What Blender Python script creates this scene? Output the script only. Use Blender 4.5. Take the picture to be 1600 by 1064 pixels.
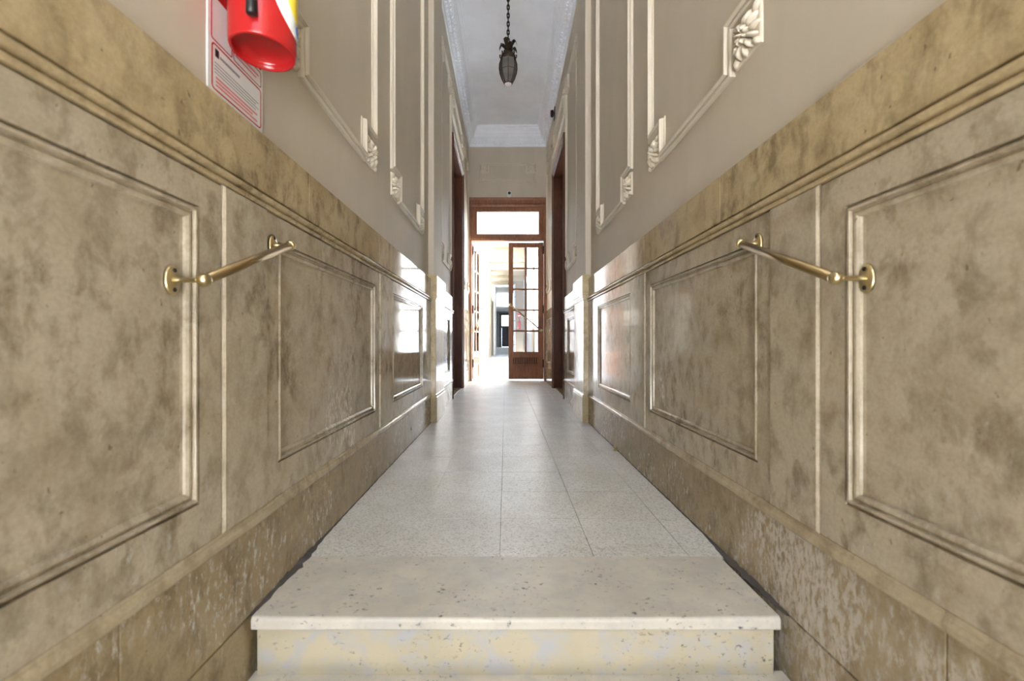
import bpy, bmesh, math, random
from mathutils import Vector, Matrix
random.seed(7)
SC = bpy.context.scene
COL = SC.collection
for o in list(bpy.data.objects):
    bpy.data.objects.remove(o)

# ------------------------------------------------------------------ camera
CAM_Z = 0.687
cam = bpy.data.cameras.new('camera')
cam_o = bpy.data.objects.new('camera', cam)
COL.objects.link(cam_o)
cam_o.location = (0, 0, CAM_Z)
cam_o.rotation_euler = (math.pi / 2, 0, 0)
cam.sensor_width = 36.0
cam.lens = 655.0 / 1600.0 * 36.0
cam.shift_x = 10.0 / 1600.0
cam.shift_y = 4.0 / 1600.0
cam.clip_start = 0.02
cam.dof.use_dof = True
cam.dof.focus_distance = 3.2
cam.dof.aperture_fstop = 3.2
SC.camera = cam_o

# ------------------------------------------------------------------ sky, exposure
SC.view_settings.view_transform = 'Standard'
SC.view_settings.look = 'None'
SC.view_settings.gamma = 1.0
SC.view_settings.use_curve_mapping = False
SC.view_settings.exposure = 2.9
world = bpy.data.worlds.new('sky')
SC.world = world
world.use_nodes = True
bg = world.node_tree.nodes['Background']
bg.inputs[0].default_value = (0.76, 0.90, 1.10, 1)
bg.inputs[1].default_value = 1.15
SC.cycles.max_bounces = 14
SC.cycles.diffuse_bounces = 9
SC.cycles.glossy_bounces = 6
SC.cycles.transparent_max_bounces = 16
SC.cycles.use_denoising = True
SC.cycles.sample_clamp_indirect = 12.0
SC.cycles.caustics_reflective = False
SC.cycles.caustics_refractive = False


sun = bpy.data.lights.new('sun', 'SUN')
sun.energy = 36.0
sun.angle = math.radians(0.8)
sun.color = (1.0, 0.975, 0.945)
sun_o = bpy.data.objects.new('sun', sun)
COL.objects.link(sun_o)
sun_o.location = (-6, 12, 14)
# the sun stands to the left of the corridor and high: it falls into the courtyard, never along the corridor
sun_o.rotation_euler = (0, math.radians(-27), 0)


def portal(name, loc, rot, sx, sy):
    l = bpy.data.lights.new(name, 'AREA')
    l.shape = 'RECTANGLE'
    l.size = sx
    l.size_y = sy
    l.cycles.is_portal = True
    o = bpy.data.objects.new(name, l)
    COL.objects.link(o)
    o.location = loc
    o.rotation_euler = rot
    return o


portal('street_door_portal', (0.035, -2.07, 1.53), (-math.pi / 2, 0, math.pi), 1.5, 4.5)
portal('courtyard_sky_portal', (2.2, 13.6, 6.2), (0, 0, 0), 6.6, 11.8)

# ------------------------------------------------------------------ constants
XL, XR = -0.670, 0.740          # plaster planes
D0, DE = -2.05, 7.55            # street end, end wall
ZC = 4.53                       # ceiling
K = DE / 655.0                  # metres per pixel at the end wall


def zE(y):
    return CAM_Z + (536 - y) * K


def xE(x):
    return (x - 790) * K


# ------------------------------------------------------------------ mesh helpers
class MB:
    def __init__(s):
        s.v = []
        s.f = []
        s.sm = []

    def add(s, vs, fs, smooth=False):
        n = len(s.v)
        s.v += [tuple(p) for p in vs]
        for f in fs:
            s.f.append(tuple(i + n for i in f))
            s.sm.append(smooth)
        return s

    def box(s, a, b, bev=0.0):
        x0, y0, z0 = a
        x1, y1, z1 = b
        if bev <= 0:
            vs = [(x0, y0, z0), (x1, y0, z0), (x1, y1, z0), (x0, y1, z0), (x0, y0, z1), (x1, y0, z1), (x1, y1, z1), (x0, y1, z1)]
            return s.add(vs, [(3, 2, 1, 0), (4, 5, 6, 7), (0, 1, 5, 4), (1, 2, 6, 5), (2, 3, 7, 6), (3, 0, 4, 7)])
        bm = bmesh.new()
        bmesh.ops.create_cube(bm, size=1)
        for v in bm.verts:
            v.co = Vector(((x0 + x1) / 2 + v.co.x * (x1 - x0), (y0 + y1) / 2 + v.co.y * (y1 - y0), (z0 + z1) / 2 + v.co.z * (z1 - z0)))
        bmesh.ops.bevel(bm, geom=bm.edges[:], offset=bev, segments=1, affect='EDGES')
        bm.verts.index_update()
        s.add([v.co[:] for v in bm.verts], [tuple(v.index for v in f.verts) for f in bm.faces])
        bm.free()
        return s

    def loops(s, L, cap0=True, cap1=True, smooth=False):
        n = len(L[0])
        vs = [p for l in L for p in l]
        fs = []
        for i in range(len(L) - 1):
            for j in range(n):
                k = (j + 1) % n
                fs.append((i * n + j, i * n + k, (i + 1) * n + k, (i + 1) * n + j))
        if cap0:
            fs.append(tuple(range(n))[::-1])
        if cap1:
            fs.append(tuple((len(L) - 1) * n + j for j in range(n)))
        return s.add(vs, fs, smooth)

    def lathe(s, prof, c, axis='z', seg=24, smooth=True, cap0=True, cap1=True):
        L = []
        for r, h in prof:
            l = []
            for j in range(seg):
                a = 2 * math.pi * j / seg
                p = (r * math.cos(a), r * math.sin(a), h)
                if axis == 'x':
                    p = (p[2], p[0], p[1])
                elif axis == 'y':
                    p = (p[1], p[2], p[0])
                l.append((c[0] + p[0], c[1] + p[1], c[2] + p[2]))
            L.append(l)
        return s.loops(L, cap0, cap1, smooth)

    def tube(s, pts, r, seg=10, smooth=True, closed=False):
        pts = [Vector(p) for p in pts]
        L = []
        n = len(pts)
        up = None
        for i, p in enumerate(pts):
            if closed:
                t = pts[(i + 1) % n] - pts[i - 1]
            else:
                t = pts[min(i + 1, n - 1)] - pts[max(i - 1, 0)]
            t.normalize()
            if up is None:
                up = Vector((0, 0, 1)) if abs(t.z) < 0.9 else Vector((1, 0, 0))
            u = (up - t * up.dot(t)).normalized()
            w = t.cross(u)
            up = u
            rr = r[i] if isinstance(r, (list, tuple)) else r
            L.append([tuple(p + (u * math.cos(2 * math.pi * j / seg) + w * math.sin(2 * math.pi * j / seg)) * rr) for j in range(seg)])
        if closed:
            L.append(L[0])
            return s.loops(L, False, False, smooth)
        return s.loops(L, True, True, smooth)

    def dome(s, c, rx, ry, rz, seg=10, rings=4, rot=0.0, fr=None):
        """half ellipsoid rising along +z of the local frame"""
        L = []
        for i in range(rings):
            a = (math.pi / 2) * i / rings
            l = []
            for j in range(seg):
                b = 2 * math.pi * j / seg
                x, y = rx * math.cos(a) * math.cos(b), ry * math.cos(a) * math.sin(b)
                l.append((c[0] + x * math.cos(rot) - y * math.sin(rot), c[1] + x * math.sin(rot) + y * math.cos(rot), c[2] + rz * math.sin(a)))
            L.append(l)
        n = len(s.v)
        s.loops(L, False, False, True)
        top = len(s.v)
        s.v.append((c[0], c[1], c[2] + rz))
        b0 = n + (rings - 1) * seg
        for j in range(seg):
            s.f.append((b0 + j, b0 + (j + 1) % seg, top))
            s.sm.append(True)
        return s

    def map(s, fn):
        s.v = [tuple(fn(*p)) for p in s.v]
        return s

    def mesh(s, name, mat):
        me = bpy.data.meshes.new(name)
        me.from_pydata(s.v, [], s.f)
        for p, sm in zip(me.polygons, s.sm):
            p.use_smooth = sm
        bm = bmesh.new()
        bm.from_mesh(me)
        bmesh.ops.recalc_face_normals(bm, faces=bm.faces[:])
        bm.to_mesh(me)
        bm.free()
        me.update()
        if mat:
            me.materials.append(mat)
        return me


def link(name, me, parent=None, loc=(0, 0, 0)):
    o = bpy.data.objects.new(name, me)
    COL.objects.link(o)
    o.location = loc
    if parent is not None:
        o.parent = parent
    return o


def wloc(o):
    v = Vector((0, 0, 0))
    while o is not None:
        v = v + Vector(o.location)
        o = o.parent
    return v


def obj(name, mb, mat, parent=None, origin=None):
    """mb is in world coordinates; parents are unrotated unless stated"""
    base = wloc(parent) if parent is not None else Vector((0, 0, 0))
    og = Vector(origin) if origin is not None else base
    mb.v = [(p[0] - og[0], p[1] - og[1], p[2] - og[2]) for p in mb.v]
    return link(name, mb.mesh(name, mat), parent, og - base)


def tag(o, label=None, cat=None, group=None, kind=None):
    if label:
        o['label'] = label
    if cat:
        o['category'] = cat
    if group:
        o['group'] = group
    if kind:
        o['kind'] = kind
    return o


def empty(name, loc=(0, 0, 0)):
    return link(name, None, None, loc)


# ------------------------------------------------------------------ materials
def nt(name):
    m = bpy.data.materials.new(name)
    m.use_nodes = True
    n = m.node_tree
    b = n.nodes['Principled BSDF']
    return m, n, b


def N(n, t, **kw):
    x = n.nodes.new(t)
    for k, v in kw.items():
        if k in ('operation', 'blend_type', 'data_type', 'feature', 'distance', 'noise_dimensions', 'bands_direction', 'wave_type'):
            setattr(x, k, v)
        else:
            x.inputs[k.replace('_', ' ')].default_value = v
    return x


def ramp(n, stops, src):
    r = n.nodes.new('ShaderNodeValToRGB')
    e = r.color_ramp.elements
    while len(e) < len(stops):
        e.new(0.5)
    for el, (p, c) in zip(e, stops):
        el.position = p
        el.color = (c[0], c[1], c[2], 1) if isinstance(c, tuple) else (c, c, c, 1)
    n.links.new(src, r.inputs[0])
    return r


def mix(n, fac, a, b, mode='MIX'):
    x = n.nodes.new('ShaderNodeMix')
    x.data_type = 'RGBA'
    x.blend_type = mode
    for sock, v in ((x.inputs[0], fac), (x.inputs[6], a), (x.inputs[7], b)):
        if hasattr(v, 'is_output'):
            n.links.new(v, sock)
        elif isinstance(v, tuple):
            sock.default_value = (v[0], v[1], v[2], 1)
        else:
            sock.default_value = v
    return x.outputs[2]


def coords(n, scale=(1, 1, 1), loc=(0, 0, 0)):
    # world position, so that the figure runs on from piece to piece
    t = n.nodes.new('ShaderNodeNewGeometry')
    mp = n.nodes.new('ShaderNodeMapping')
    mp.inputs['Scale'].default_value = scale
    mp.inputs['Location'].default_value = loc
    n.links.new(t.outputs['Position'], mp.inputs[0])
    return mp.outputs[0]


def noise(n, co, scale, detail=4, rough=0.55, dist=0.0):
    x = n.nodes.new('ShaderNodeTexNoise')
    x.inputs['Scale'].default_value = scale
    x.inputs['Detail'].default_value = detail
    x.inputs['Roughness'].default_value = rough
    x.inputs['Distortion'].default_value = dist
    n.links.new(co, x.inputs['Vector'])
    return x.outputs['Fac']


def bump(n, b, h, strength, dist=0.002):
    x = n.nodes.new('ShaderNodeBump')
    x.inputs['Strength'].default_value = strength
    x.inputs['Distance'].default_value = dist
    n.links.new(h, x.inputs['Height'])
    n.links.new(x.outputs[0], b.inputs['Normal'])


def plain(name, col, rough=0.5, metal=0.0, var=0.08, spec=0.5):
    m, n, b = nt(name)
    co = coords(n)
    f = noise(n, co, 9, 4)
    lo = tuple(c * (1 - var) for c in col)
    hi = tuple(min(1, c * (1 + var)) for c in col)
    r = ramp(n, [(0.3, lo), (0.7, hi)], f)
    n.links.new(r.outputs[0], b.inputs['Base Color'])
    b.inputs['Roughness'].default_value = rough
    b.inputs['Metallic'].default_value = metal
    b.inputs['Specular IOR Level'].default_value = spec
    return m


def marble(name, light, mid, dark, rough=0.10, scuff=0.35, worn=0.0, seed=0.0, spots=()):
    m, n, b = nt(name)
    co = coords(n, loc=(seed, seed * 1.7, seed * 0.6))
    big = noise(n, co, 5.5, 6, 0.6, 0.6)
    c1 = ramp(n, [(0.30, mid), (0.50, light), (0.72, mid)], big).outputs[0]
    # small brown blotches drawn out upright
    co2 = coords(n, scale=(1, 1, 0.62), loc=(seed + 3, 0, 0))
    bl = noise(n, co2, 19, 6, 0.66, 0.25)
    msk = ramp(n, [(0.47, 0.0), (0.66, 0.85)], bl).outputs[0]
    zone = ramp(n, [(0.35, 0.35), (0.65, 1.0)], noise(n, co, 3.4, 3)).outputs[0]
    mm = n.nodes.new('ShaderNodeMath')
    mm.operation = 'MULTIPLY'
    n.links.new(msk, mm.inputs[0])
    n.links.new(zone, mm.inputs[1])
    c2 = mix(n, mm.outputs[0], c1, dark)
    # fine grain
    fine = noise(n, co, 130, 3, 0.6)
    fr = ramp(n, [(0.30, 0.90), (0.70, 1.05)], fine).outputs[0]
    c2 = mix(n, 1.0, c2, fr, 'MULTIPLY')
    # dark pits
    pit = noise(n, co2, 75, 3, 0.5)
    pm = ramp(n, [(0.70, 0.0), (0.76, 0.6)], pit).outputs[0]
    c3 = mix(n, pm, c2, tuple(c * 0.45 for c in dark))
    # pale scuffs, more of them low on the wall
    geo = n.nodes.new('ShaderNodeNewGeometry')
    sep = n.nodes.new('ShaderNodeSeparateXYZ')
    n.links.new(geo.outputs['Position'], sep.inputs[0])
    zr = n.nodes.new('ShaderNodeMapRange')
    zr.inputs[1].default_value = 1.0
    zr.inputs[2].default_value = 0.1
    n.links.new(sep.outputs[2], zr.inputs[0])
    sc_co = coords(n, scale=(1, 1, 0.45), loc=(0, seed, 0))
    s1 = noise(n, sc_co, 70, 6, 0.72, 0.3)
    th = ramp(n, [(0.60 - worn * 0.1, 0.0), (0.74 - worn * 0.1, 1.0)], s1).outputs[0]
    patch = ramp(n, [(0.47 - worn * 0.07, 0.0), (0.62 - worn * 0.06, 1.0)], noise(n, co, 3.3, 4, 0.6)).outputs[0]
    # pale blotches gathered round set points; bloomed salts on the base stones
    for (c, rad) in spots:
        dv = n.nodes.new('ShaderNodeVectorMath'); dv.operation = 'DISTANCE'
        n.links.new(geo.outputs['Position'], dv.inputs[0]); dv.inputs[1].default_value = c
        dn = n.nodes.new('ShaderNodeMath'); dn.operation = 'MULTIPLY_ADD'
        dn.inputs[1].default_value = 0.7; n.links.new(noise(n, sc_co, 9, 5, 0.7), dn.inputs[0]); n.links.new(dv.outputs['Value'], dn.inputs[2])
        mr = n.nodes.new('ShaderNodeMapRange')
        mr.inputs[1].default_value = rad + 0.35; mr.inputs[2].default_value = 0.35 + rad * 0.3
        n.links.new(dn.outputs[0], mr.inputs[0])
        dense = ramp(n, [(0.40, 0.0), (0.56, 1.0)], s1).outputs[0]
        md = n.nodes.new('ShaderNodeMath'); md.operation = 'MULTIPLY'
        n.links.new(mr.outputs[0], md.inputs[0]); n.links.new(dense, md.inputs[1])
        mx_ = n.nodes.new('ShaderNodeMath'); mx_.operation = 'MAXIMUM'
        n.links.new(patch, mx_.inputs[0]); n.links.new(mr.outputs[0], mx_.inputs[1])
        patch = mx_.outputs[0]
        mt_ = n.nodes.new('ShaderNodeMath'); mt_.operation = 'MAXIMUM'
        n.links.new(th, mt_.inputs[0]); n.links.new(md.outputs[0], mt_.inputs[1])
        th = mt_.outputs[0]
    a = n.nodes.new('ShaderNodeMath'); a.operation = 'MULTIPLY'
    n.links.new(th, a.inputs[0]); n.links.new(patch, a.inputs[1])
    a2 = n.nodes.new('ShaderNodeMath'); a2.operation = 'MULTIPLY'
    n.links.new(a.outputs[0], a2.inputs[0]); n.links.new(zr.outputs[0], a2.inputs[1])
    a3 = n.nodes.new('ShaderNodeMath'); a3.operation = 'MULTIPLY'
    a3.inputs[1].default_value = min(1.0, scuff * 1.8)
    n.links.new(a2.outputs[0], a3.inputs[0])
    c4 = mix(n, a3.outputs[0], c3, (0.56, 0.53, 0.47))
    n.links.new(c4, b.inputs['Base Color'])
    rr = n.nodes.new('ShaderNodeMapRange')
    rr.inputs[1].default_value = 0.3; rr.inputs[2].default_value = 0.75
    rr.inputs[3].default_value = rough * 0.65; rr.inputs[4].default_value = rough * 1.6
    n.links.new(noise(n, co, 7, 5, 0.65), rr.inputs[0])
    ra = n.nodes.new('ShaderNodeMath'); ra.operation = 'MULTIPLY_ADD'
    ra.inputs[1].default_value = 0.35
    n.links.new(a3.outputs[0], ra.inputs[0]); n.links.new(rr.outputs[0], ra.inputs[2])
    n.links.new(ra.outputs[0], b.inputs['Roughness'])
    b.inputs['Specular IOR Level'].default_value = 0.36
    bump(n, b, noise(n, co, 30, 4, 0.6), 0.035, 0.002)
    return m


def plaster(name, col, rough=0.62):
    m, n, b = nt(name)
    co = coords(n)
    f = noise(n, coords(n, scale=(1, 1, 0.35)), 3.0, 5, 0.6)
    r = ramp(n, [(0.25, tuple(c * 0.92 for c in col)), (0.75, tuple(min(1, c * 1.05) for c in col))], f)
    n.links.new(r.outputs[0], b.inputs['Base Color'])
    b.inputs['Roughness'].default_value = rough
    b.inputs['Specular IOR Level'].default_value = 0.3
    bump(n, b, noise(n, co, 60, 4), 0.06, 0.002)
    return m


def wood(name, lo, hi, rough=0.28):
    m, n, b = nt(name)
    co = coords(n, scale=(14, 14, 1.3))
    f = noise(n, co, 4.0, 6, 0.6, 0.8)
    g = noise(n, coords(n), 2.2, 3)
    r = ramp(n, [(0.3, lo), (0.7, hi)], f).outputs[0]
    c = mix(n, ramp(n, [(0.3, 0.0), (0.75, 0.45)], g).outputs[0], r, tuple(x * 0.55 for x in lo))
    n.links.new(c, b.inputs['Base Color'])
    b.inputs['Roughness'].default_value = rough
    b.inputs['Specular IOR Level'].default_value = 0.35
    b.inputs['Coat Weight'].default_value = 0.06
    b.inputs['Coat Roughness'].default_value = 0.15
    bump(n, b, f, 0.08, 0.001)
    return m


def terrazzo(name):
    m, n, b = nt(name)
    co = coords(n)
    v = n.nodes.new('ShaderNodeTexVoronoi')
    v.inputs['Scale'].default_value = 190
    n.links.new(co, v.inputs['Vector'])
    sepc = n.nodes.new('ShaderNodeSeparateColor')
    n.links.new(v.outputs['Color'], sepc.inputs[0])
    chip = ramp(n, [(0.0, (0.50, 0.49, 0.445)), (0.25, (0.66, 0.655, 0.615)), (0.6, (0.75, 0.745, 0.71)), (1.0, (0.80, 0.795, 0.765))], sepc.outputs[0]).outputs[0]
    dirt = ramp(n, [(0.35, (0.86, 0.84, 0.80)), (0.65, (1.0, 1.0, 1.0))], noise(n, co, 3.5, 5, 0.6)).outputs[0]
    c = mix(n, 1.0, chip, dirt, 'MULTIPLY')
    n.links.new(c, b.inputs['Base Color'])
    rr = n.nodes.new('ShaderNodeMapRange')
    rr.inputs[3].default_value = 0.30; rr.inputs[4].default_value = 0.46
    n.links.new(noise(n, co, 6, 5, 0.65), rr.inputs[0])
    n.links.new(rr.outputs[0], b.inputs['Roughness'])
    b.inputs['Specular IOR Level'].default_value = 0.22
    bump(n, b, noise(n, coords(n, scale=(1, 0.5, 1)), 18, 3), 0.03, 0.002)
    return m


def travertine(name, base, blue, pits=0.6, bluish=0.5):
    m, n, b = nt(name)
    co = coords(n, scale=(1, 1.3, 1))
    f = noise(n, co, 5, 5, 0.6)
    c = ramp(n, [(0.3, tuple(x * 0.88 for x in base)), (0.7, tuple(min(1, x * 1.08) for x in base))], f).outputs[0]
    st = ramp(n, [(0.46, 0.0), (0.64, bluish)], noise(n, co, 13, 6, 0.7, 0.5)).outputs[0]
    c = mix(n, st, c, blue)
    p1 = noise(n, coords(n, scale=(0.75, 1, 1.1)), 78, 5, 0.66, 0.25)
    zone = ramp(n, [(0.46, 0.0), (0.60, 1.0)], noise(n, co, 9.0, 5, 0.7)).outputs[0]
    pm = ramp(n, [(0.575, 0.0), (0.65, pits)], p1).outputs[0]
    mm = n.nodes.new('ShaderNodeMath'); mm.operation = 'MULTIPLY'
    n.links.new(pm, mm.inputs[0]); n.links.new(zone, mm.inputs[1])
    c = mix(n, mm.outputs[0], c, (0.10, 0.09, 0.085))
    n.links.new(c, b.inputs['Base Color'])
    b.inputs['Roughness'].default_value = 0.42
    inv = n.nodes.new('ShaderNodeMath'); inv.operation = 'SUBTRACT'
    inv.inputs[0].default_value = 1.0
    n.links.new(mm.outputs[0], inv.inputs[1])
    bump(n, b, inv.outputs[0], 0.35, 0.003)
    return m


def glass_mat(name, tint=(1, 1, 1), refl=1.0):
    m = bpy.data.materials.new(name)
    m.use_nodes = True
    n = m.node_tree
    n.nodes.clear()
    out = n.nodes.new('ShaderNodeOutputMaterial')
    t = n.nodes.new('ShaderNodeBsdfTransparent')
    t.inputs[0].default_value = (tint[0], tint[1], tint[2], 1)
    g = n.nodes.new('ShaderNodeBsdfGlossy')
    g.inputs['Roughness'].default_value = 0.02
    fz = n.nodes.new('ShaderNodeFresnel')
    fz.inputs[0].default_value = 1.45
    mx = n.nodes.new('ShaderNodeMixShader')
    n.links.new(fz.outputs[0], mx.inputs[0])
    n.links.new(t.outputs[0], mx.inputs[1])
    n.links.new(g.outputs[0], mx.inputs[2])
    n.links.new(mx.outputs[0], out.inputs[0])
    return m


M = {}
M['plaster'] = plaster('beige_plaster', (0.56, 0.505, 0.41))
M['moulding'] = plaster('beige_moulding_paint', (0.66, 0.605, 0.495), 0.45)
M['white'] = plaster('white_ceiling_paint', (0.85, 0.89, 0.95), 0.7)
LT, MD, DK = (0.48, 0.42, 0.315), (0.39, 0.33, 0.23), (0.165, 0.125, 0.070)
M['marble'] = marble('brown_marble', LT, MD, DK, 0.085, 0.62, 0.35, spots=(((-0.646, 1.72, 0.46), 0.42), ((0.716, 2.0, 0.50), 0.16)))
M['marble_gold'] = marble('golden_marble', (0.50, 0.405, 0.24), (0.41, 0.32, 0.175), (0.17, 0.12, 0.06), 0.075, 0.2, seed=4.0)
M['marble_base'] = marble('worn_base_marble', (0.36, 0.285, 0.165), (0.29, 0.22, 0.12), (0.16, 0.115, 0.06), 0.12, 0.85, 0.85, seed=9.0, spots=(((0.715, 1.02, 0.10), 0.34), ((0.715, 0.70, 0.05), 0.22)))
M['marble_lit'] = marble('lit_cream_marble', (0.58, 0.49, 0.30), (0.50, 0.41, 0.24), (0.30, 0.22, 0.12), 0.09, 0.3, seed=2.0)  # front lighting of the pilasters put into a paler marble colour
M['marble_rail'] = marble('light_rail_marble', (0.48, 0.405, 0.275), (0.41, 0.335, 0.215), (0.24, 0.18, 0.10), 0.10, 0.4, seed=6.0)
M['terrazzo'] = terrazzo('cream_terrazzo')
M['grout'] = plain('dark_grout', (0.09, 0.08, 0.07), 0.9)
M['tread'] = travertine('tread_stone', (0.64, 0.60, 0.51), (0.42, 0.43, 0.44), 0.9, 0.35)
M['riser'] = travertine('riser_stone', (0.53, 0.475, 0.335), (0.44, 0.455, 0.49), 0.95, 0.85)
M['wood'] = wood('red_brown_wood', (0.20, 0.078, 0.038), (0.42, 0.185, 0.095), 0.5)
M['wood_dark'] = wood('dark_wood', (0.085, 0.030, 0.016), (0.175, 0.066, 0.034), 0.38)
M['brass'] = plain('aged_brass', (0.56, 0.46, 0.25), 0.28, 1.0, 0.15)
M['brass_dark'] = plain('dull_brass_tube', (0.36, 0.27, 0.14), 0.33, 1.0, 0.2)
M['iron'] = plain('black_iron', (0.018, 0.016, 0.014), 0.5, 0.6)
M['bronze'] = plain('dark_bronze', (0.045, 0.034, 0.018), 0.4, 0.8, 0.3)
M['red'] = plain('red_paint', (0.46, 0.013, 0.014), 0.22, 0.0, 0.04)
M['black'] = plain('black_plastic', (0.012, 0.012, 0.014), 0.35)
M['white_plastic'] = plain('white_plastic', (0.75, 0.75, 0.74), 0.35, 0, 0.03)
M['grey_print'] = plain('grey_print', (0.25, 0.26, 0.27), 0.6)
M['pink_print'] = plain('pink_print', (0.66, 0.20, 0.20), 0.6)
M['yellow'] = plain('yellow_label', (0.80, 0.62, 0.06), 0.4)
M['blue'] = plain('blue_print', (0.08, 0.16, 0.50), 0.4)
M['glass'] = glass_mat('window_glass')
M['lamp_glass'] = plain('grey_lamp_glass', (0.12, 0.115, 0.11), 0.25, 0, 0.25)
M['lamp_lens'] = plain('white_lamp_lens', (0.80, 0.78, 0.82), 0.3, 0, 0.03)
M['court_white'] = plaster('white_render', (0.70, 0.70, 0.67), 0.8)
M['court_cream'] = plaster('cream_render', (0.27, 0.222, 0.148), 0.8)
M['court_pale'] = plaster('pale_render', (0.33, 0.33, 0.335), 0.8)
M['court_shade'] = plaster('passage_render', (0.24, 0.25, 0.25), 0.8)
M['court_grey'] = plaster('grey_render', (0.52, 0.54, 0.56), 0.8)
M['court_floor'] = plain('pale_patio_stone', (0.57, 0.59, 0.62), 0.5)
M['navy'] = plain('navy_paint', (0.030, 0.032, 0.065), 0.4)
M['dark_frame'] = plain('dark_grey_frame', (0.12, 0.13, 0.13), 0.5)
M['pavement'] = plain('grey_pavement', (0.30, 0.30, 0.31), 0.8)


# ------------------------------------------------------------------ frames for the three wall planes
def WL(d, z, t):
    return (XL + t, d, z)


def WR(d, z, t):
    return (XR - t, d, z)


def WE(a, z, t):
    return (a, DE - t, z)


def rloop(y0, y1, z0, z1, t):
    return [(y0, z0, t), (y1, z0, t), (y1, z1, t), (y0, z1, t)]


def wmap(mb, W):
    return mb.map(lambda d, z, t: W(d, z, t))


def slab(y0, y1, z0, z1, T, bev=0.002, back=-0.003, panel=None, prof=None):
    """slab on a wall plane in (d, z, t); panel = recessed field with moulded edge"""
    mb = MB()
    L = [rloop(y0, y1, z0, z1, back), rloop(y0, y1, z0, z1, T - bev), rloop(y0 + bev, y1 - bev, z0 + bev, z1 - bev, T)]
    if panel:
        a, b, c, d = panel
        for s, t in prof:
            L.append(rloop(a + s, b - s, c + s, d - s, T + t))
    return mb.loops(L)


def extrude(prof, d0, d1):
    """closed (z, t) profile run along d"""
    mb = MB()
    return mb.loops([[(d0, z, t) for z, t in prof], [(d1, z, t) for z, t in prof]])


PANEL_PROF = [(0.0, 0.0), (0.0008, -0.008), (0.0040, -0.0085), (0.0055, -0.001), (0.0080, 0.0022), (0.0125, 0.0022), (0.0142, -0.0060), (0.0175, -0.0065), (0.0205, -0.0030), (0.0250, -0.0035), (0.0295, -0.0070), (0.0305, -0.0125), (0.0380, -0.0135)]


def inset_poly(pts, u):
    """offset an axis-aligned ccw polygon inwards by u"""
    n = len(pts)
    out = []
    for i in range(n):
        p0, p1, p2 = Vector(pts[i - 1]), Vector(pts[i]), Vector(pts[(i + 1) % n])
        e1, e2 = (p1 - p0).normalized(), (p2 - p1).normalized()
        n1, n2 = Vector((-e1.y, e1.x)), Vector((-e2.y, e2.x))
        out.append(p1 + (n1 + n2) * u)
    return out


FRAME_PROF = [(0.0, -0.002), (0.0, 0.012), (0.003, 0.017), (0.011, 0.018), (0.0125, 0.006), (0.018, 0.005), (0.0195, 0.018), (0.025, 0.026), (0.032, 0.026), (0.0355, 0.019), (0.037, 0.007), (0.044, 0.005), (0.046, -0.002)]
FRAME_PROF = [(u * 0.9, t) for u, t in FRAME_PROF]


def frame_path(a0, a1, z0, z1, n, corners):
    """corners: set of 'bl','br','tr','tl' that carry a square notch of size n"""
    p = []
    p += [(a0, z0 + n), (a0 + n, z0 + n), (a0 + n, z0)] if 'bl' in corners else [(a0, z0)]
    p += [(a1 - n, z0), (a1 - n, z0 + n), (a1, z0 + n)] if 'br' in corners else [(a1, z0)]
    p += [(a1, z1 - n), (a1 - n, z1 - n), (a1 - n, z1)] if 'tr' in corners else [(a1, z1)]
    p += [(a0 + n, z1), (a0 + n, z1 - n), (a0, z1 - n)] if 'tl' in corners else [(a0, z1)]
    return p


# rosette: one mesh shared by all
def rosette_mesh():
    mb = MB()
    R = 0.066
    mb.loops([[(sx * R, sy * R, -0.002) for sx, sy in ((-1, -1), (1, -1), (1, 1), (-1, 1))],
              [(sx * R, sy * R, 0.006) for sx, sy in ((-1, -1), (1, -1), (1, 1), (-1, 1))],
              [(sx * (R - .004), sy * (R - .004), 0.009) for sx, sy in ((-1, -1), (1, -1), (1, 1), (-1, 1))]])
    for k in range(4):                       # corner leaves
        a = math.pi / 4 + k * math.pi / 2
        mb.dome((math.cos(a) * 0.072, math.sin(a) * 0.072, 0.008), 0.020, 0.011, 0.014, 8, 3, a)
    for k in range(12):                      # outer petals
        a = k * math.pi / 6
        mb.dome((math.cos(a) * 0.042, math.sin(a) * 0.042, 0.006), 0.0245, 0.0092, 0.026 if k % 3 else 0.021, 8, 4, a)
    for k in range(8):                       # inner petals
        a = k * math.pi / 4 + 0.2
        mb.dome((math.cos(a) * 0.019, math.sin(a) * 0.019, 0.014), 0.0125, 0.0062, 0.024, 8, 3, a)
    mb.dome((0, 0, 0.016), 0.0085, 0.0085, 0.022, 10, 3)
    return mb.mesh('rosette', M['moulding'])


ROS = rosette_mesh()
ROT = {'L': Matrix(((0, 0, 1), (1, 0, 0), (0, 1, 0))), 'R': Matrix(((0, 0, -1), (-1, 0, 0), (0, 1, 0))), 'E': Matrix(((1, 0, 0), (0, 0, -1), (0, 1, 0)))}


def wall_frame(parent, side, a0, a1, z0, z1, n=0.155, corners=('bl', 'br', 'tr', 'tl'), roses=None, base=0.0):
    W = {'L': WL, 'R': WR, 'E': WE}[side]
    path = frame_path(a0, a1, z0, z1, n, corners)
    L = []
    for u, t in FRAME_PROF:
        L.append([(p.x, p.y, t + base) for p in inset_poly(path, u)])
    mb = wmap(MB().loops(L, False, False), W)
    cx, cz = (a0 + a1) / 2, (z0 + z1) / 2
    f = obj('frame_moulding', mb, M['moulding'], parent, W(cx, cz, base))
    h = n / 2 - 0.004
    for c in (roses if roses is not None else corners):
        a = a0 + h if c[1] == 'l' else a1 - h
        z = z0 + h if c[0] == 'b' else z1 - h
        p = Vector(W(a, z, base))
        o = link('rosette', ROS, f)
        o.matrix_local = Matrix.Translation(p - wloc(f)) @ ROT[side].to_4x4()
    return f


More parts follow.
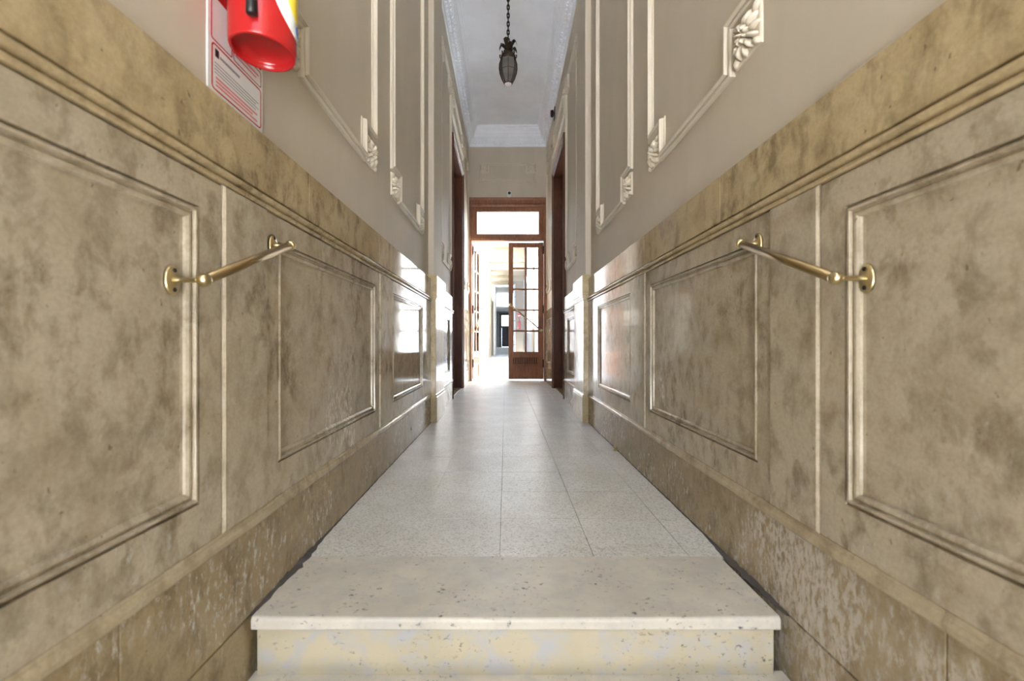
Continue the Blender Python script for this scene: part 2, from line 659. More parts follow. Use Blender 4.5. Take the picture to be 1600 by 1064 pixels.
# ------------------------------------------------------------------ walls
Z_BASE, Z_BR0, Z_BR1, Z_CR0, Z_CR1, Z_TOP = 0.0, 0.218, 0.2525, 1.048, 1.0885, 1.245
T0 = 0.024
OP0, OP1, OPZ = 5.21, 6.34, 3.20        # clear opening of the side doors
AR = 0.07                               # architrave width
PIER0, PIER1 = 3.63, 4.12
RAIL = [(0, -0.003), (0, 0.0295), (0.003, 0.0325), (0.0085, 0.0325), (0.0098, 0.0235), (0.0155, 0.0230), (0.0190, 0.0310), (0.0225, 0.0370), (0.0275, 0.0380), (0.0310, 0.0345), (0.0330, 0.0270), (0.0335, -0.003)]
RAIL = [(Z_CR0 + z, t) for z, t in RAIL]
BRAIL = [(Z_BR0, -0.003), (Z_BR0, 0.0275), (Z_BR0 + 0.005, 0.031), (Z_BR0 + 0.016, 0.0325), (Z_BR0 + 0.022, 0.030), (Z_BR0 + 0.026, 0.0265), (Z_BR1 - 0.004, 0.0265), (Z_BR1, 0.0245), (Z_BR1, -0.003)]


def split(d0, d1, joints):
    e = [d0] + [j for j in joints if d0 + 0.05 < j < d1 - 0.05] + [d1]
    return list(zip(e[:-1], e[1:]))


def build_wall(side, name, W, joint_shift):
    TH = -0.22
    mb = MB()
    for (a, b, c, d) in ((D0, OP0 - 0.010, -0.75, 4.66), (OP1 + 0.010, 7.75, -0.05, 4.66), (OP0 - 0.010, OP1 + 0.010, OPZ + 0.010, 4.66)):
        mb.loops([rloop(a, b, c, d, TH), rloop(a, b, c, d, 0.0)])
    wall = obj(name, wmap(mb, W), M['plaster'])
    tag(wall, kind='structure')
    P = lambda nm, mb, mat: obj(nm, wmap(mb, W), M[mat], wall)
    PZ0, PZ1 = CAM_Z - 0.34, CAM_Z + 0.288
    # panelled slabs and the proud plain strips between them
    g = 0.0008
    for (a, b, p0, p1) in ((-2.05, -1.46, -1.98, -1.52), (-1.27, -0.25, -1.2, -0.32), (-0.06, 0.955, 0.01, 0.885), (1.13, 2.145, 1.19, 2.08), (2.335, PIER0 + 0.02, 2.40, 3.27), (PIER1 - 0.02, 5.14, 4.27, 4.87), (6.41, DE, 6.56, 7.40)):
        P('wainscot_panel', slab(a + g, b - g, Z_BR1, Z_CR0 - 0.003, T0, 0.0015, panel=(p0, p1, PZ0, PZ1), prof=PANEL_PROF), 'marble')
    for (a, b) in ((-1.46, -1.27), (-0.25, -0.06), (0.955, 1.13), (2.145, 2.335)):
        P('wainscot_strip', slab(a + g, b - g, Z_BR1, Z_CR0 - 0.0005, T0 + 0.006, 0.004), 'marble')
    runs = ((D0, PIER0 + 0.02), (PIER1 - 0.02, 5.14), (6.41, DE))
    for (r0, r1) in runs:
        for a, b in split(r0, r1, [x + joint_shift for x in (-0.6, 0.42, 1.38, 2.15, 2.72)]):
            P('cap_stone', slab(a + g, b - g, Z_CR1 + 0.0015, Z_TOP, T0, 0.0015), 'marble_gold')
        for a, b in split(r0, r1, [-0.6, 0.42, 1.39, 2.20]):
            P('chair_rail', extrude(RAIL, a + 0.0004, b - 0.0004), 'marble_gold')
        for a, b in split(r0, r1, [x - joint_shift for x in (-0.5, 0.70, 1.69, 2.70)]):
            P('base_rail', extrude(BRAIL, a + 0.0004, b - 0.0004), 'marble_rail')
            P('base_stone', slab(a + g, b - g, 0.0015, Z_BR0, T0 + 0.001, 0.0015), 'marble_base')
    # lower stone beside the steps
    for a, b in split(D0, 1.345, [-0.5, 0.70]):
        P('plinth_stone', slab(a + g, b - g, -0.72, -0.004, T0 - 0.002, 0.002), 'marble_base')
    # pilaster with base, shaft and cap, plastered pier above
    sh = 0.066
    pil = P('pilaster', slab(PIER0, PIER1, 0.22, 1.10, sh, 0.004), 'marble_lit')
    sub = lambda nm, mb, mat: obj(nm, wmap(mb, W), M[mat], pil)

    def ring(prof, nm, mat, y0=PIER0, y1=PIER1):
        L = [rloop(y0 - e, y1 + e, z, z, sh + e) for z, e in prof]
        L = [[(y0 - e, z, -0.003), (y1 + e, z, -0.003), (y1 + e, z, sh + e), (y0 - e, z, sh + e)] for z, e in prof]
        return sub(nm, MB().loops(L), mat)
    ring([(0.001, 0.011), (0.216, 0.011), (0.220, 0.007), (0.228, 0.009), (0.238, 0.006), (0.243, 0.001), (0.246, 0.0)], 'pilaster_base', 'marble_lit')
    ring([(1.062, 0.0), (1.066, 0.004), (1.078, 0.006), (1.082, 0.010), (1.098, 0.012), (1.102, 0.008), (1.106, 0.012), (1.270, 0.012), (1.278, 0.008)], 'pilaster_cap', 'marble_lit')
    P('pier', slab(PIER0 + 0.004, PIER1 - 0.05, 1.278, 4.55, 0.050, 0.004), 'plaster')
    # plaster frames
    zf0, zf1 = CAM_Z + 0.857, 3.845
    wall_frame(wall, side, -0.10, 0.905, zf0, zf1, roses=('bl', 'br'))
    wall_frame(wall, side, 1.195, 2.135, zf0, zf1, roses=('bl', 'br'))
    wall_frame(wall, side, 2.43, 3.345, zf0, zf1, roses=('bl', 'br'))
    wall_frame(wall, side, 4.24, 5.05, zf0, zf1)
    wall_frame(wall, side, 5.15, 6.45, 3.50, zf1, n=0.14, corners=('tl', 'tr'))
    wall_frame(wall, side, 6.57, 7.42, zf0, zf1)
    return wall


wall_left = build_wall('L', 'wall_left', WL, 0.0)
wall_right = build_wall('R', 'wall_right', WR, 0.02)

# end wall above the glazed door
mb = MB().box((XL - 0.2, DE, zE(310)), (XR + 0.2, DE + 0.2, 4.66))
wall_end = tag(obj('wall_end', mb, M['plaster']), kind='structure')
wall_frame(wall_end, 'E', xE(749.7), xE(837.6), zE(284.7), zE(255.8), n=0.145, corners=('tl', 'tr'))

# street front behind the viewpoint: an open entrance
mb = MB()
mb.box((XL - 0.2, D0 - 0.2, -0.75), (XL, D0, 4.66))
mb.box((XR, D0 - 0.2, -0.75), (XR + 0.2, D0, 4.66))
mb.box((XL, D0 - 0.2, 3.7), (XR, D0, 4.66))
tag(obj('wall_street', mb, M['plaster']), kind='structure')
tag(obj('street_pavement', MB().box((-9, -14, -0.80), (9, D0 - 0.2, -0.64)), M['pavement']), kind='structure')

tag(obj('wall_street_blocker', MB().box((-9, -10.5, -0.80), (9, -10.0, 7.0)), M['pavement']), kind='structure')  # unseen housefront, added to cut the low street light into the hall

# ------------------------------------------------------------------ floor and steps
floor = tag(obj('floor', MB().box((XL - 0.2, 1.33, -0.30), (XR + 0.2, 7.74, -0.006)), M['grout']), kind='structure')
cols = [(XL - 0.19, -0.322, 0.0001), (-0.322, -0.019, 0.0001), (-0.019, 0.284, 0.0009), (0.284, 0.592, 0.0011), (0.592, XR + 0.19, 0.0011)]
rows = [1.345, 1.640]
while rows[-1] < 7.55:
    rows.append(min(rows[-1] + 0.2965, 7.74))
tile_mesh = {}
for i in range(len(rows) - 1):
    for ci, (c0, c1, gp) in enumerate(cols):
        w, l = c1 - c0, rows[i + 1] - rows[i]
        key = (ci, round(l, 4))
        if key not in tile_mesh:
            mb = MB()
            x0, x1 = -w / 2 + gp, w / 2 - gp
            y0, y1 = -l / 2 + 0.0006, l / 2 - 0.0006
            R = lambda e, z: [(x0 + e, y0 + e, z), (x1 - e, y0 + e, z), (x1 - e, y1 - e, z), (x0 + e, y1 - e, z)]
            mb.loops([R(0, -0.022), R(0, -0.0008), R(0.0008, 0.0)])
            tile_mesh[key] = mb.mesh('floor_tile', M['terrazzo'])
        t = link('floor_tile', tile_mesh[key], floor, ((c0 + c1) / 2, (rows[i] + rows[i + 1]) / 2, random.uniform(-0.0004, 0.0003)))
# the ragged dark mortar line along the wall foot
for sgn, X in ((1, XL + T0), (-1, XR - T0)):
    mb = MB()
    vs, fs = [], []
    y = 1.06
    k = 0
    while y < PIER0:
        wdt = 0.003 + max(0, 0.022 * math.exp(-((y - 1.28) / 0.16) ** 2)) * random.uniform(0.4, 1.0) + random.uniform(0, 0.003)
        hgt = 0.003 + max(0, 0.012 * math.exp(-((y - 1.28) / 0.2) ** 2)) * random.uniform(0.2, 1.0)
        vs += [(X - sgn * 0.002, y, -0.003), (X - sgn * 0.002, y, hgt), (X + sgn * wdt, y, 0.0008), (X + sgn * wdt, y, -0.003)]
        y += random.uniform(0.012, 0.03)
        k += 1
    for i in range(k - 1):
        for j in range(4):
            fs.append((i * 4 + j, i * 4 + (j + 1) % 4, i * 4 + 4 + (j + 1) % 4, i * 4 + 4 + j))
    mb.add(vs, fs)
    obj('mortar_joint', mb, M['grout'], floor)

stairs = empty('stair', (0, 1.05, 0))
tag(stairs, 'cream stone stair of shallow steps rising to the terrazzo corridor floor', kind='structure')
RH = 0.157


def tread_mb(front, back, top, x0, x1):
    prof = []
    r = 0.009
    prof += [(back, top - 0.034), (back, top)]
    for i in range(5):
        a = math.pi / 2 + i * (math.pi / 2) / 4
        prof.append((front + r + r * math.cos(a), top - r + r * math.sin(a)))
    prof += [(front + 0.0, top - 0.030), (front + 0.004, top - 0.034)]
    n = len(prof)
    mb = MB()
    # several stations across so that the worn nosing dips in the middle
    L = []
    for i in range(13):
        x = x0 + (x1 - x0) * i / 12
        u = abs((x - (x0 + x1) / 2) / ((x1 - x0) / 2))
        dip = 0.004 * (1 - u ** 2)
        L.append([(x, y, z - (dip if (y < front + 0.012 and z > top - 0.02) else 0)) for y, z in prof])
    return mb.loops(L)


for i in range(4):
    f = 1.05 - 0.30 * i
    z = -RH * i
    xa, xb = (-0.638, 0.689) if i == 0 else (-0.644, 0.712)
    obj('tread', tread_mb(f, f + 0.30 if i == 0 else f + 0.33, z, xa, xb), M['tread'], stairs)
    obj('riser', MB().box((xa + 0.006, f + 0.016, z - RH - 0.001 + (0 if i else 0)), (xb - 0.007, f + 0.05, z - 0.0345), 0.001), M['riser'], stairs)
    obj('stair_core', MB().box((xa + 0.01, f + 0.052, -0.63), (xb - 0.01, f + 0.296, z - 0.036)), M['grout'], stairs)
tag(obj('floor_entrance', MB().box((XL - 0.1, D0 - 0.2, -0.75), (XR + 0.1, 0.20, -RH * 4 + 0.0)), M['tread']), kind='structure')

# ------------------------------------------------------------------ ceiling with cornice
ceil = tag(obj('ceiling', MB().box((XL - 0.3, D0 - 0.2, ZC), (XR + 0.3, 7.76, ZC + 0.18)), M['white']), kind='structure')
CZ = 4.215
CPROF = [(CZ + 0.0, -0.003), (CZ + 0.0, 0.018), (CZ + 0.010, 0.022), (CZ + 0.030, 0.022), (CZ + 0.034, 0.030), (CZ + 0.085, 0.034), (CZ + 0.090, 0.050), (CZ + 0.098, 0.060), (CZ + 0.112, 0.078), (CZ + 0.120, 0.098),
         (CZ + 0.145, 0.100), (CZ + 0.150, 0.110), (CZ + 0.185, 0.112), (CZ + 0.195, 0.122), (CZ + 0.225, 0.128), (CZ + 0.250, 0.146), (CZ + 0.258, 0.158), (CZ + 0.290, 0.160), (CZ + 0.296, 0.172), (ZC + 0.01, 0.174), (ZC + 0.01, -0.003)]
obj('cornice', wmap(extrude(CPROF, D0, DE), WL), M['white'], ceil)
obj('cornice', wmap(extrude(CPROF, D0, DE), WR), M['white'], ceil)
obj('cornice', wmap(extrude(CPROF, XL, XR), WE), M['white'], ceil)


def bead_row(W, a0, a1):
    mb = MB()
    n = int((a1 - a0) / 0.055)
    for i in range(n):
        a = a0 + (i + 0.5) * (a1 - a0) / n
        mb.loops([rloop(a - 0.0165, a + 0.0165, CZ + 0.040, CZ + 0.078, 0.030), rloop(a - 0.0165, a + 0.0165, CZ + 0.040, CZ + 0.078, 0.056), rloop(a - 0.011, a + 0.011, CZ + 0.046, CZ + 0.074, 0.062)])
        mb.loops([rloop(a - 0.012, a + 0.012, CZ + 0.100, CZ + 0.118, 0.066), rloop(a - 0.012, a + 0.012, CZ + 0.100, CZ + 0.118, 0.086), rloop(a - 0.006, a + 0.006, CZ + 0.104, CZ + 0.116, 0.090)])
    o = obj('bead_row', wmap(mb, W), M['white'], ceil)
    tag(o, kind='stuff')


bead_row(WL, 3.6, DE - 0.05)
bead_row(WR, 3.6, DE - 0.05)
bead_row(WE, XL + 0.05, XR - 0.05)

# ------------------------------------------------------------------ side doors
def side_door(name, W):
    root = tag(empty(name, W(OP0, 0, 0)), kind='structure')
    P = lambda nm, mb, mat, par=None: obj(nm, wmap(mb, W), M[mat], par or root)
    # wooden lining of the reveal
    dp = -0.17
    P('lining', MB().loops([rloop(OP1, OP1 + 0.010, 0.0, OPZ + 0.010, dp), rloop(OP1, OP1 + 0.010, 0.0, OPZ + 0.010, 0.004)]), 'wood_dark')
    P('lining', MB().loops([rloop(OP0 - 0.010, OP0, 0.0, OPZ + 0.010, dp), rloop(OP0 - 0.010, OP0, 0.0, OPZ + 0.010, 0.004)]), 'wood_dark')
    P('lining', MB().loops([rloop(OP0, OP1, OPZ, OPZ + 0.010, dp), rloop(OP0, OP1, OPZ, OPZ + 0.010, 0.004)]), 'wood_dark')
    ap = [(0.0, 0.0), (0.0, 0.012), (0.006, 0.016), (0.026, 0.017), (0.030, 0.022), (0.052, 0.024), (0.058, 0.034), (0.070, 0.035), (0.073, 0.030), (0.073, 0.0)]
    for y0, s in ((OP0, -1), (OP1, 1)):
        P('architrave', MB().loops([[(y0 + s * u, 0.0, t) for u, t in ap], [(y0 + s * u, OPZ + u, t) for u, t in ap]]), 'wood_dark')
    P('architrave', MB().loops([[(OP0 - u, OPZ + u, t) for u, t in ap], [(OP1 + u, OPZ + u, t) for u, t in ap]]), 'wood_dark')
    mid = (OP0 + OP1) / 2
    for a, b in ((OP0 - 0.006, mid - 0.0005), (mid + 0.0005, OP1 + 0.006)):
        leaf = P('door_leaf', slab(a, b, 0.004, OPZ + 0.006, dp + 0.045, 0.002, back=dp), 'wood_dark')
        for z0, z1 in ((0.20, 0.85), (1.05, 2.05), (2.2, 3.05)):
            P('door_panel', slab(a + 0.10, b - 0.10, z0, z1, dp + 0.058, 0.010, back=dp + 0.04), 'wood_dark', leaf)
    P('astragal', slab(mid - 0.02, mid + 0.02, 0.012, OPZ - 0.002, dp + 0.055, 0.004, back=dp + 0.02), 'wood_dark')
    P('threshold', MB().loops([rloop(OP0, OP1, -0.004, 0.010, dp), rloop(OP0, OP1, -0.004, 0.010, -0.004)]), 'marble_lit')
    return root


tag(side_door('door_1', WL), 'dark wooden double door recessed in the left corridor wall')
tag(side_door('door_2', WR), 'dark wooden double door recessed in the right corridor wall')

# ------------------------------------------------------------------ glazed end door
door = tag(empty('door_3', (0.035, DE, 0)), 'red-brown wooden glazed double door with transom at the corridor end', kind='structure')
P = lambda nm, mb, mat, par=None: obj(nm, mb, M[mat], par or door)
FY0, FY1 = DE - 0.02, DE + 0.13
jl, jr = xE(737.2), xE(850.0)
P('jamb', MB().box((XL, FY0, 0), (jl, FY1, zE(320)), 0.004), 'wood')
P('jamb', MB().box((jr, FY0, 0), (XR, FY1, zE(320)), 0.004), 'wood')
head_prof = [(zE(323.5), 0.0), (zE(323.5), 0.022), (zE(321.5), 0.030), (zE(319.5), 0.030), (zE(318), 0.022), (zE(313.5), 0.024), (zE(312), 0.036), (zE(310.5), 0.042), (zE(309.6), 0.042), (zE(309.6), 0.0)]
P('head', wmap(extrude(head_prof, XL, XR), WE), 'wood')
P('head_core', MB().box((jl, DE + 0.001, zE(323.5)), (jr, FY1, zE(309.6))), 'wood')
P('transom_bar', MB().box((jl, FY0, zE(376.2)), (jr, FY1 - 0.02, zE(371.6)), 0.006), 'wood')
gx0, gx1, gz0, gz1 = xE(745.6), xE(841.6), zE(365), zE(330)
sash = MB()
oz0, oz1 = zE(371.6), zE(323.5)
sash.loops([[(jl, DE + 0.012, oz0), (jr, DE + 0.012, oz0), (jr, DE + 0.012, oz1), (jl, DE + 0.012, oz1)],
            [(gx0 - 0.014, DE + 0.012, gz0 - 0.014), (gx1 + 0.014, DE + 0.012, gz0 - 0.014), (gx1 + 0.014, DE + 0.012, gz1 + 0.014), (gx0 - 0.014, DE + 0.012, gz1 + 0.014)],
            [(gx0, DE + 0.024, gz0), (gx1, DE + 0.024, gz0), (gx1, DE + 0.024, gz1), (gx0, DE + 0.024, gz1)],
            [(gx0, DE + 0.056, gz0), (gx1, DE + 0.056, gz0), (gx1, DE + 0.056, gz1), (gx0, DE + 0.056, gz1)],
            [(jl, DE + 0.056, oz0), (jr, DE + 0.056, oz0), (jr, DE + 0.056, oz1), (jl, DE + 0.056, oz1)]], False, False)
transom = P('transom_sash', sash, 'wood')
P('glass_pane', MB().box((gx0 - 0.003, DE + 0.036, gz0 - 0.003), (gx1 + 0.003, DE + 0.040, gz1 + 0.003)), 'glass', transom)

LW = xE(849.5) - xE(794.6)
LZ0, LZ1 = zE(592.6), zE(378.2)


def leaf(hx, hy, sgn, ang):
    """leaf built from its hinge edge: local x runs from hinge to free edge * sgn, local y = thickness (0 front .. .045)"""
    parts = []

    def X(px):                       # pixel on the right leaf -> distance from the hinge edge
        return xE(849.5) - xE(px)
    body = MB()
    TH = 0.045
    st_f, st_h = X(801.9), X(841.0)
    body.box((0, 0, LZ0), (st_h, TH, LZ1), 0.002)
    body.box((st_f, 0, LZ0), (LW, TH, LZ1), 0.002)
    zt, zb = zE(386), zE(549.8)
    body.box((st_h, 0.001, zt), (st_f, TH - 0.001, LZ1 - 0.001))
    body.box((st_h, 0.001, zE(558.6)), (st_f, TH - 0.001, zb))
    body.box((st_h, 0.001, zE(571.6)), (st_f, TH - 0.001, zE(569.0)))
    body.box((st_h, 0.001, LZ0 + 0.001), (st_f, TH - 0.001, zE(590.6)))
    loc = Vector((hx, hy, 0))

    def put(nm, m, mat, par):
        m.v = [(p[0] * sgn, p[1], p[2]) for p in m.v]
        o = link(nm, m.mesh(nm, M[mat]), par)
        return o
    lf = put('door_leaf', body, 'wood', door)
    lf.location = loc - wloc(door)
    lf.rotation_euler = (0, 0, ang)
    mid0, mid1 = X(823.0), X(820.0)
    put('muntin', MB().box((mid0, 0.006, zb), (mid1, TH - 0.006, zt), 0.005), 'wood', lf)
    nrow = 5
    ph = (zt - zb) / nrow
    for i in range(1, nrow):
        z = zb + ph * i
        put('muntin', MB().box((st_h, 0.007, z - 0.016), (st_f, TH - 0.007, z + 0.016), 0.005), 'wood', lf)
    for i in range(nrow):
        for a, b in ((st_h, mid0), (mid1, st_f)):
            put('glass_pane', MB().box((a - 0.002, 0.020, zb + ph * i + 0.012), (b + 0.002, 0.024, zb + ph * (i + 1) - 0.012)), 'glass', lf)
    # vent grille: slats in front of a dark backing
    put('grille_backing', MB().box((st_h - 0.004, 0.030, zE(569.0) - 0.004), (st_f + 0.004, 0.040, zE(558.6) + 0.004)), 'iron', lf)
    ns = 14
    for i in range(ns):
        a = st_h + (st_f - st_h) * (i + 0.05) / ns
        b = st_h + (st_f - st_h) * (i + 0.60) / ns
        put('grille_slat', MB().box((a, 0.004, zE(569.0)), (b, 0.030, zE(558.6)), 0.002), 'wood', lf)
    put('lower_panel', MB().box((st_h - 0.004, 0.012, zE(590.6) - 0.004), (st_f + 0.004, 0.034, zE(571.6) + 0.004), 0.006), 'wood', lf)
    # brass push bar
    p0 = (X(845.5), -0.048, zE(516.3))
    p1 = (X(797.4), -0.048, zE(476.3))
    bar = MB()
    bar.tube([p0, p1], 0.013, 12)
    b = put('push_bar', bar, 'brass_dark', lf)
    for p in (p0, p1):
        r = MB()
        r.lathe([(0.030, 0.0), (0.032, -0.006), (0.026, -0.012), (0.012, -0.016), (0.012, -0.044), (0.020, -0.048), (0.022, -0.058), (0.016, -0.066), (0.004, -0.068)], (p[0], 0.0, p[2]), 'y', 16)
        r.v = [(q[0], q[1], q[2]) for q in r.v]
        o = put('bar_rosette', r, 'brass', lf)
    for z in (zE(390), zE(483), zE(568)):
        h = MB()
        h.lathe([(0.010, -0.075), (0.012, -0.072), (0.012, 0.072), (0.010, 0.075)], (-0.006, -0.006, z), 'z', 10)
        h.box((-0.004, -0.003, z - 0.07), (0.020, 0.001, z + 0.07))
        put('hinge', h, 'iron', lf)
    return lf


leaf(xE(849.5), DE + 0.03, -1, 0.0)
leaf(jl + 0.012, DE + 0.085, 1, math.radians(82.0))
# the sill of the door
P('door_sill', MB().box((jl, DE + 0.01, -0.004), (jr, DE + 0.14, 0.006), 0.002), 'court_floor')

# ------------------------------------------------------------------ courtyard and passage beyond
CL, CR = -0.75, 0.98
FB = 19.4
CW, CD = 5.2, 12.0           # unseen part of the courtyard, opened wide to bring sky light into the hall
tag(obj('floor_courtyard', MB().box((CL - 0.3, 7.74, -0.25), (CW + 0.3, CD, -0.004)).box((CL - 0.3, CD, -0.25), (CR + 0.3, 23.0, -0.004)), M['court_floor']), kind='structure')
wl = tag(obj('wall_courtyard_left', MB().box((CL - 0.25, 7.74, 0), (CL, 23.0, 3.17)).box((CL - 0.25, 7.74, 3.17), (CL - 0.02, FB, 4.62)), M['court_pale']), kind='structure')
obj('ledge', MB().box((CL - 0.05, 7.74, 3.12), (CL + 0.035, 16.8, 3.20), 0.008), M['court_grey'], wl)
for d in (9.2, 11.3, 13.4, 15.5):
    w = MB()
    fr = obj('window_frame', MB().box((CL - 0.03, d, 3.42), (CL - 0.008, d + 1.1, 4.30), 0.004), M['court_grey'], wl)
    obj('pane', MB().box((CL - 0.012, d + 0.08, 3.50), (CL - 0.005, d + 0.52, 4.22)), M['dark_frame'], fr)
    obj('pane', MB().box((CL - 0.012, d + 0.58, 3.50), (CL - 0.005, d + 1.02, 4.22)), M['dark_frame'], fr)
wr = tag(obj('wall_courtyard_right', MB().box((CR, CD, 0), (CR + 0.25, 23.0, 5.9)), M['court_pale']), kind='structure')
tag(obj('wall_courtyard_unseen', MB().box((CR + 0.25, CD, 0), (CW + 0.25, CD + 0.25, 3.6)).box((CW, 7.74, 0), (CW + 0.25, CD, 3.6)), M['court_white']), kind='structure')  # unseen walls of the widened part, white to bounce light into the hall
obj('ledge', MB().box((CR - 0.04, CD - 0.04, 3.42), (CR + 0.02, FB, 3.60), 0.008), M['court_grey'], wr)
obj('pilaster', MB().box((CR - 0.05, 14.2, 0), (CR, 15.0, 3.42), 0.006), M['court_cream'], wr)
# house wall above the corridor, seen from the courtyard side
tag(obj('wall_house_back', MB().box((CL - 0.25, 7.74, 3.2), (XL, 7.90, 5.6)).box((XR, 7.74, 0), (CW + 0.25, 7.90, 5.6)).box((XL, 7.75, 3.35), (XR, 7.90, 5.6)), M['court_white']), kind='structure')
# overpass with moulded cream front
ov = tag(obj('wall_overpass', MB().box((CL - 0.3, FB, 4.07), (CR + 0.3, 23.2, 5.2)), M['court_cream']), kind='structure')
obj('cornice_band', MB().box((CL - 0.3, FB - 0.07, 4.42), (CR + 0.3, FB + 0.02, 4.60), 0.01), M['court_cream'], ov)
obj('cornice_band', MB().box((CL - 0.3, FB - 0.45, 5.06), (CR + 0.3, FB + 0.02, 5.22), 0.01), M['court_cream'], ov)
obj('wall_overpass_side', MB().box((CL, FB, 0), (CL + 0.06, FB + 0.5, 4.07)), M['court_cream'], ov)
obj('beam', MB().box((CL, 21.0, 3.93), (CR, 21.3, 4.07), 0.01), M['court_cream'], ov)
# far wall with tall doorway
DX0, DX1, DZ = -0.60, 0.47, 3.80
fw = tag(obj('wall_far', MB().box((CL - 0.3, 23.0, 0), (DX0, 23.2, 4.07)).box((DX1, 23.0, 0), (CR + 0.3, 23.2, 4.07)).box((DX0, 23.0, DZ), (DX1, 23.2, 4.07)), M['court_cream']), kind='structure')
for a, b in ((DX0 - 0.07, DX0 + 0.02), (DX1 - 0.02, DX1 + 0.07)):
    obj('door_jamb', MB().box((a, 22.94, 0), (b, 23.22, DZ + 0.07), 0.006), M['court_white'], fw)
obj('door_head', MB().box((DX0 + 0.02, 22.94, DZ - 0.02), (DX1 - 0.02, 23.22, DZ + 0.07), 0.006), M['court_white'], fw)
obj('open_door_leaf', MB().box((DX0 + 0.02, 23.24, 0.02), (DX0 + 0.07, 24.1, DZ - 0.05), 0.004), M['court_grey'], fw)
tag(obj('floor_far_passage', MB().box((-0.9, 23.0, -0.25), (0.9, 25.2, 0.0)).box((-0.9, 25.2, -0.25), (0.9, 25.6, 0.13)).box((-0.9, 25.6, -0.25), (0.9, 26.0, 0.26)).box((-0.9, 26.0, -0.25), (0.9, 32.3, 0.38)), M['court_floor']), kind='structure')
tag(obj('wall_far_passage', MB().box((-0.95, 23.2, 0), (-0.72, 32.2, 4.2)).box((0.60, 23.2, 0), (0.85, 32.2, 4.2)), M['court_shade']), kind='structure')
tag(obj('ceiling_far_passage', MB().box((-0.9, 23.2, 3.80), (0.9, 26.3, 4.0)).box((-0.9, 27.5, 3.08), (0.9, 27.65, 4.3)).box((-0.9, 27.65, 3.08), (0.9, 32.3, 3.25)), M['court_white']), kind='structure')
fd = tag(empty('door_4', (0, 32.0, 0.38)), 'navy door with bright upper window at the far end of the passage', kind='structure')
obj('door_surround', MB().box((-0.75, 32.0, 0.38), (-0.47, 32.2, 3.1)).box((0.43, 32.0, 0.38), (0.62, 32.2, 3.1)).box((-0.47, 32.0, 2.98), (0.43, 32.2, 3.1)), M['court_grey'], fd)
obj('door_frame', MB().box((-0.47, 31.97, 0.38), (-0.30, 32.1, 2.98)).box((0.26, 31.97, 0.38), (0.43, 32.1, 2.98)).box((-0.30, 31.97, 2.80), (0.26, 32.1, 2.98)).box((-0.30, 31.97, 1.86), (0.26, 32.1, 2.0)), M['dark_frame'], fd)
obj('door_leaf', MB().box((-0.29, 32.0, 0.40), (0.25, 32.05, 1.86), 0.006), M['navy'], fd)
obj('glass_pane', MB().box((-0.30, 32.03, 2.0), (0.26, 32.035, 2.80)), M['glass'], fd)

# things in the courtyard
pipe = MB().tube([(0.50, 22.86, 0.0), (0.50, 22.86, 3.9)], 0.045, 10)
po = tag(obj('drain_pipe', pipe, M['court_grey'], None, (0.50, 22.86, 0)), 'grey vertical drain pipe beside the far doorway, seen through the glazed door', 'pipe')
for z in (0.6, 1.9, 3.2):
    obj('clamp', MB().lathe([(0.052, -0.02), (0.052, 0.02)], (0.50, 22.86, z), 'z', 12).box((0.47, 22.86, z - 0.02), (0.53, 22.935, z + 0.02)), M['dark_frame'], po)

# ------------------------------------------------------------------ pendant lamp
LD = 3.87
LK = LD / 655.0
lx = 4.0 * LK


def lz(y):
    return CAM_Z + (536 - y) * LK


lamp = tag(empty('pendant_lamp', (lx, LD, lz(132))), 'dark bronze lantern with grey faceted glass hanging on a chain from the ceiling', 'lamp')
B = lambda nm, mb, mat, par=None: obj(nm, mb, M[mat], par or lamp)
prof = [(0.036, lz(131)), (0.058, lz(124)), (0.076, lz(115)), (0.083, lz(107)), (0.080, lz(100)), (0.068, lz(93))]
B('glass_body', MB().lathe([(r - 0.002, h) for r, h in prof], (lx, LD, 0), 'z', 8, False, True, False), 'lamp_glass')
B('lens', MB().lathe([(0.004, lz(133.5)), (0.030, lz(132.6)), (0.0345, lz(131.2)), (0.034, lz(130.6))], (lx, LD, 0), 'z', 20), 'lamp_lens')
for k in range(8):
    a = 2 * math.pi * k / 8
    B('rib', MB().tube([(lx + r * math.cos(a), LD + r * math.sin(a), h) for r, h in prof], 0.0042, 6), 'bronze')
for r, h, w in ((0.0365, lz(131), 0.005), (0.0795, lz(112), 0.0032)):
    n8 = 8
    B('ring', MB().tube([(lx + r * math.cos(2 * math.pi * k / n8), LD + r * math.sin(2 * math.pi * k / n8), h) for k in range(n8)], w, 6, closed=True), 'bronze')
B('collar', MB().lathe([(0.066, lz(94.5)), (0.073, lz(93)), (0.072, lz(90)), (0.062, lz(86)), (0.048, lz(84)), (0.034, lz(82)), (0.026, lz(79)), (0.030, lz(76)), (0.036, lz(73)), (0.030, lz(70)), (0.012, lz(67))], (lx, LD, 0), 'z', 20), 'bronze')
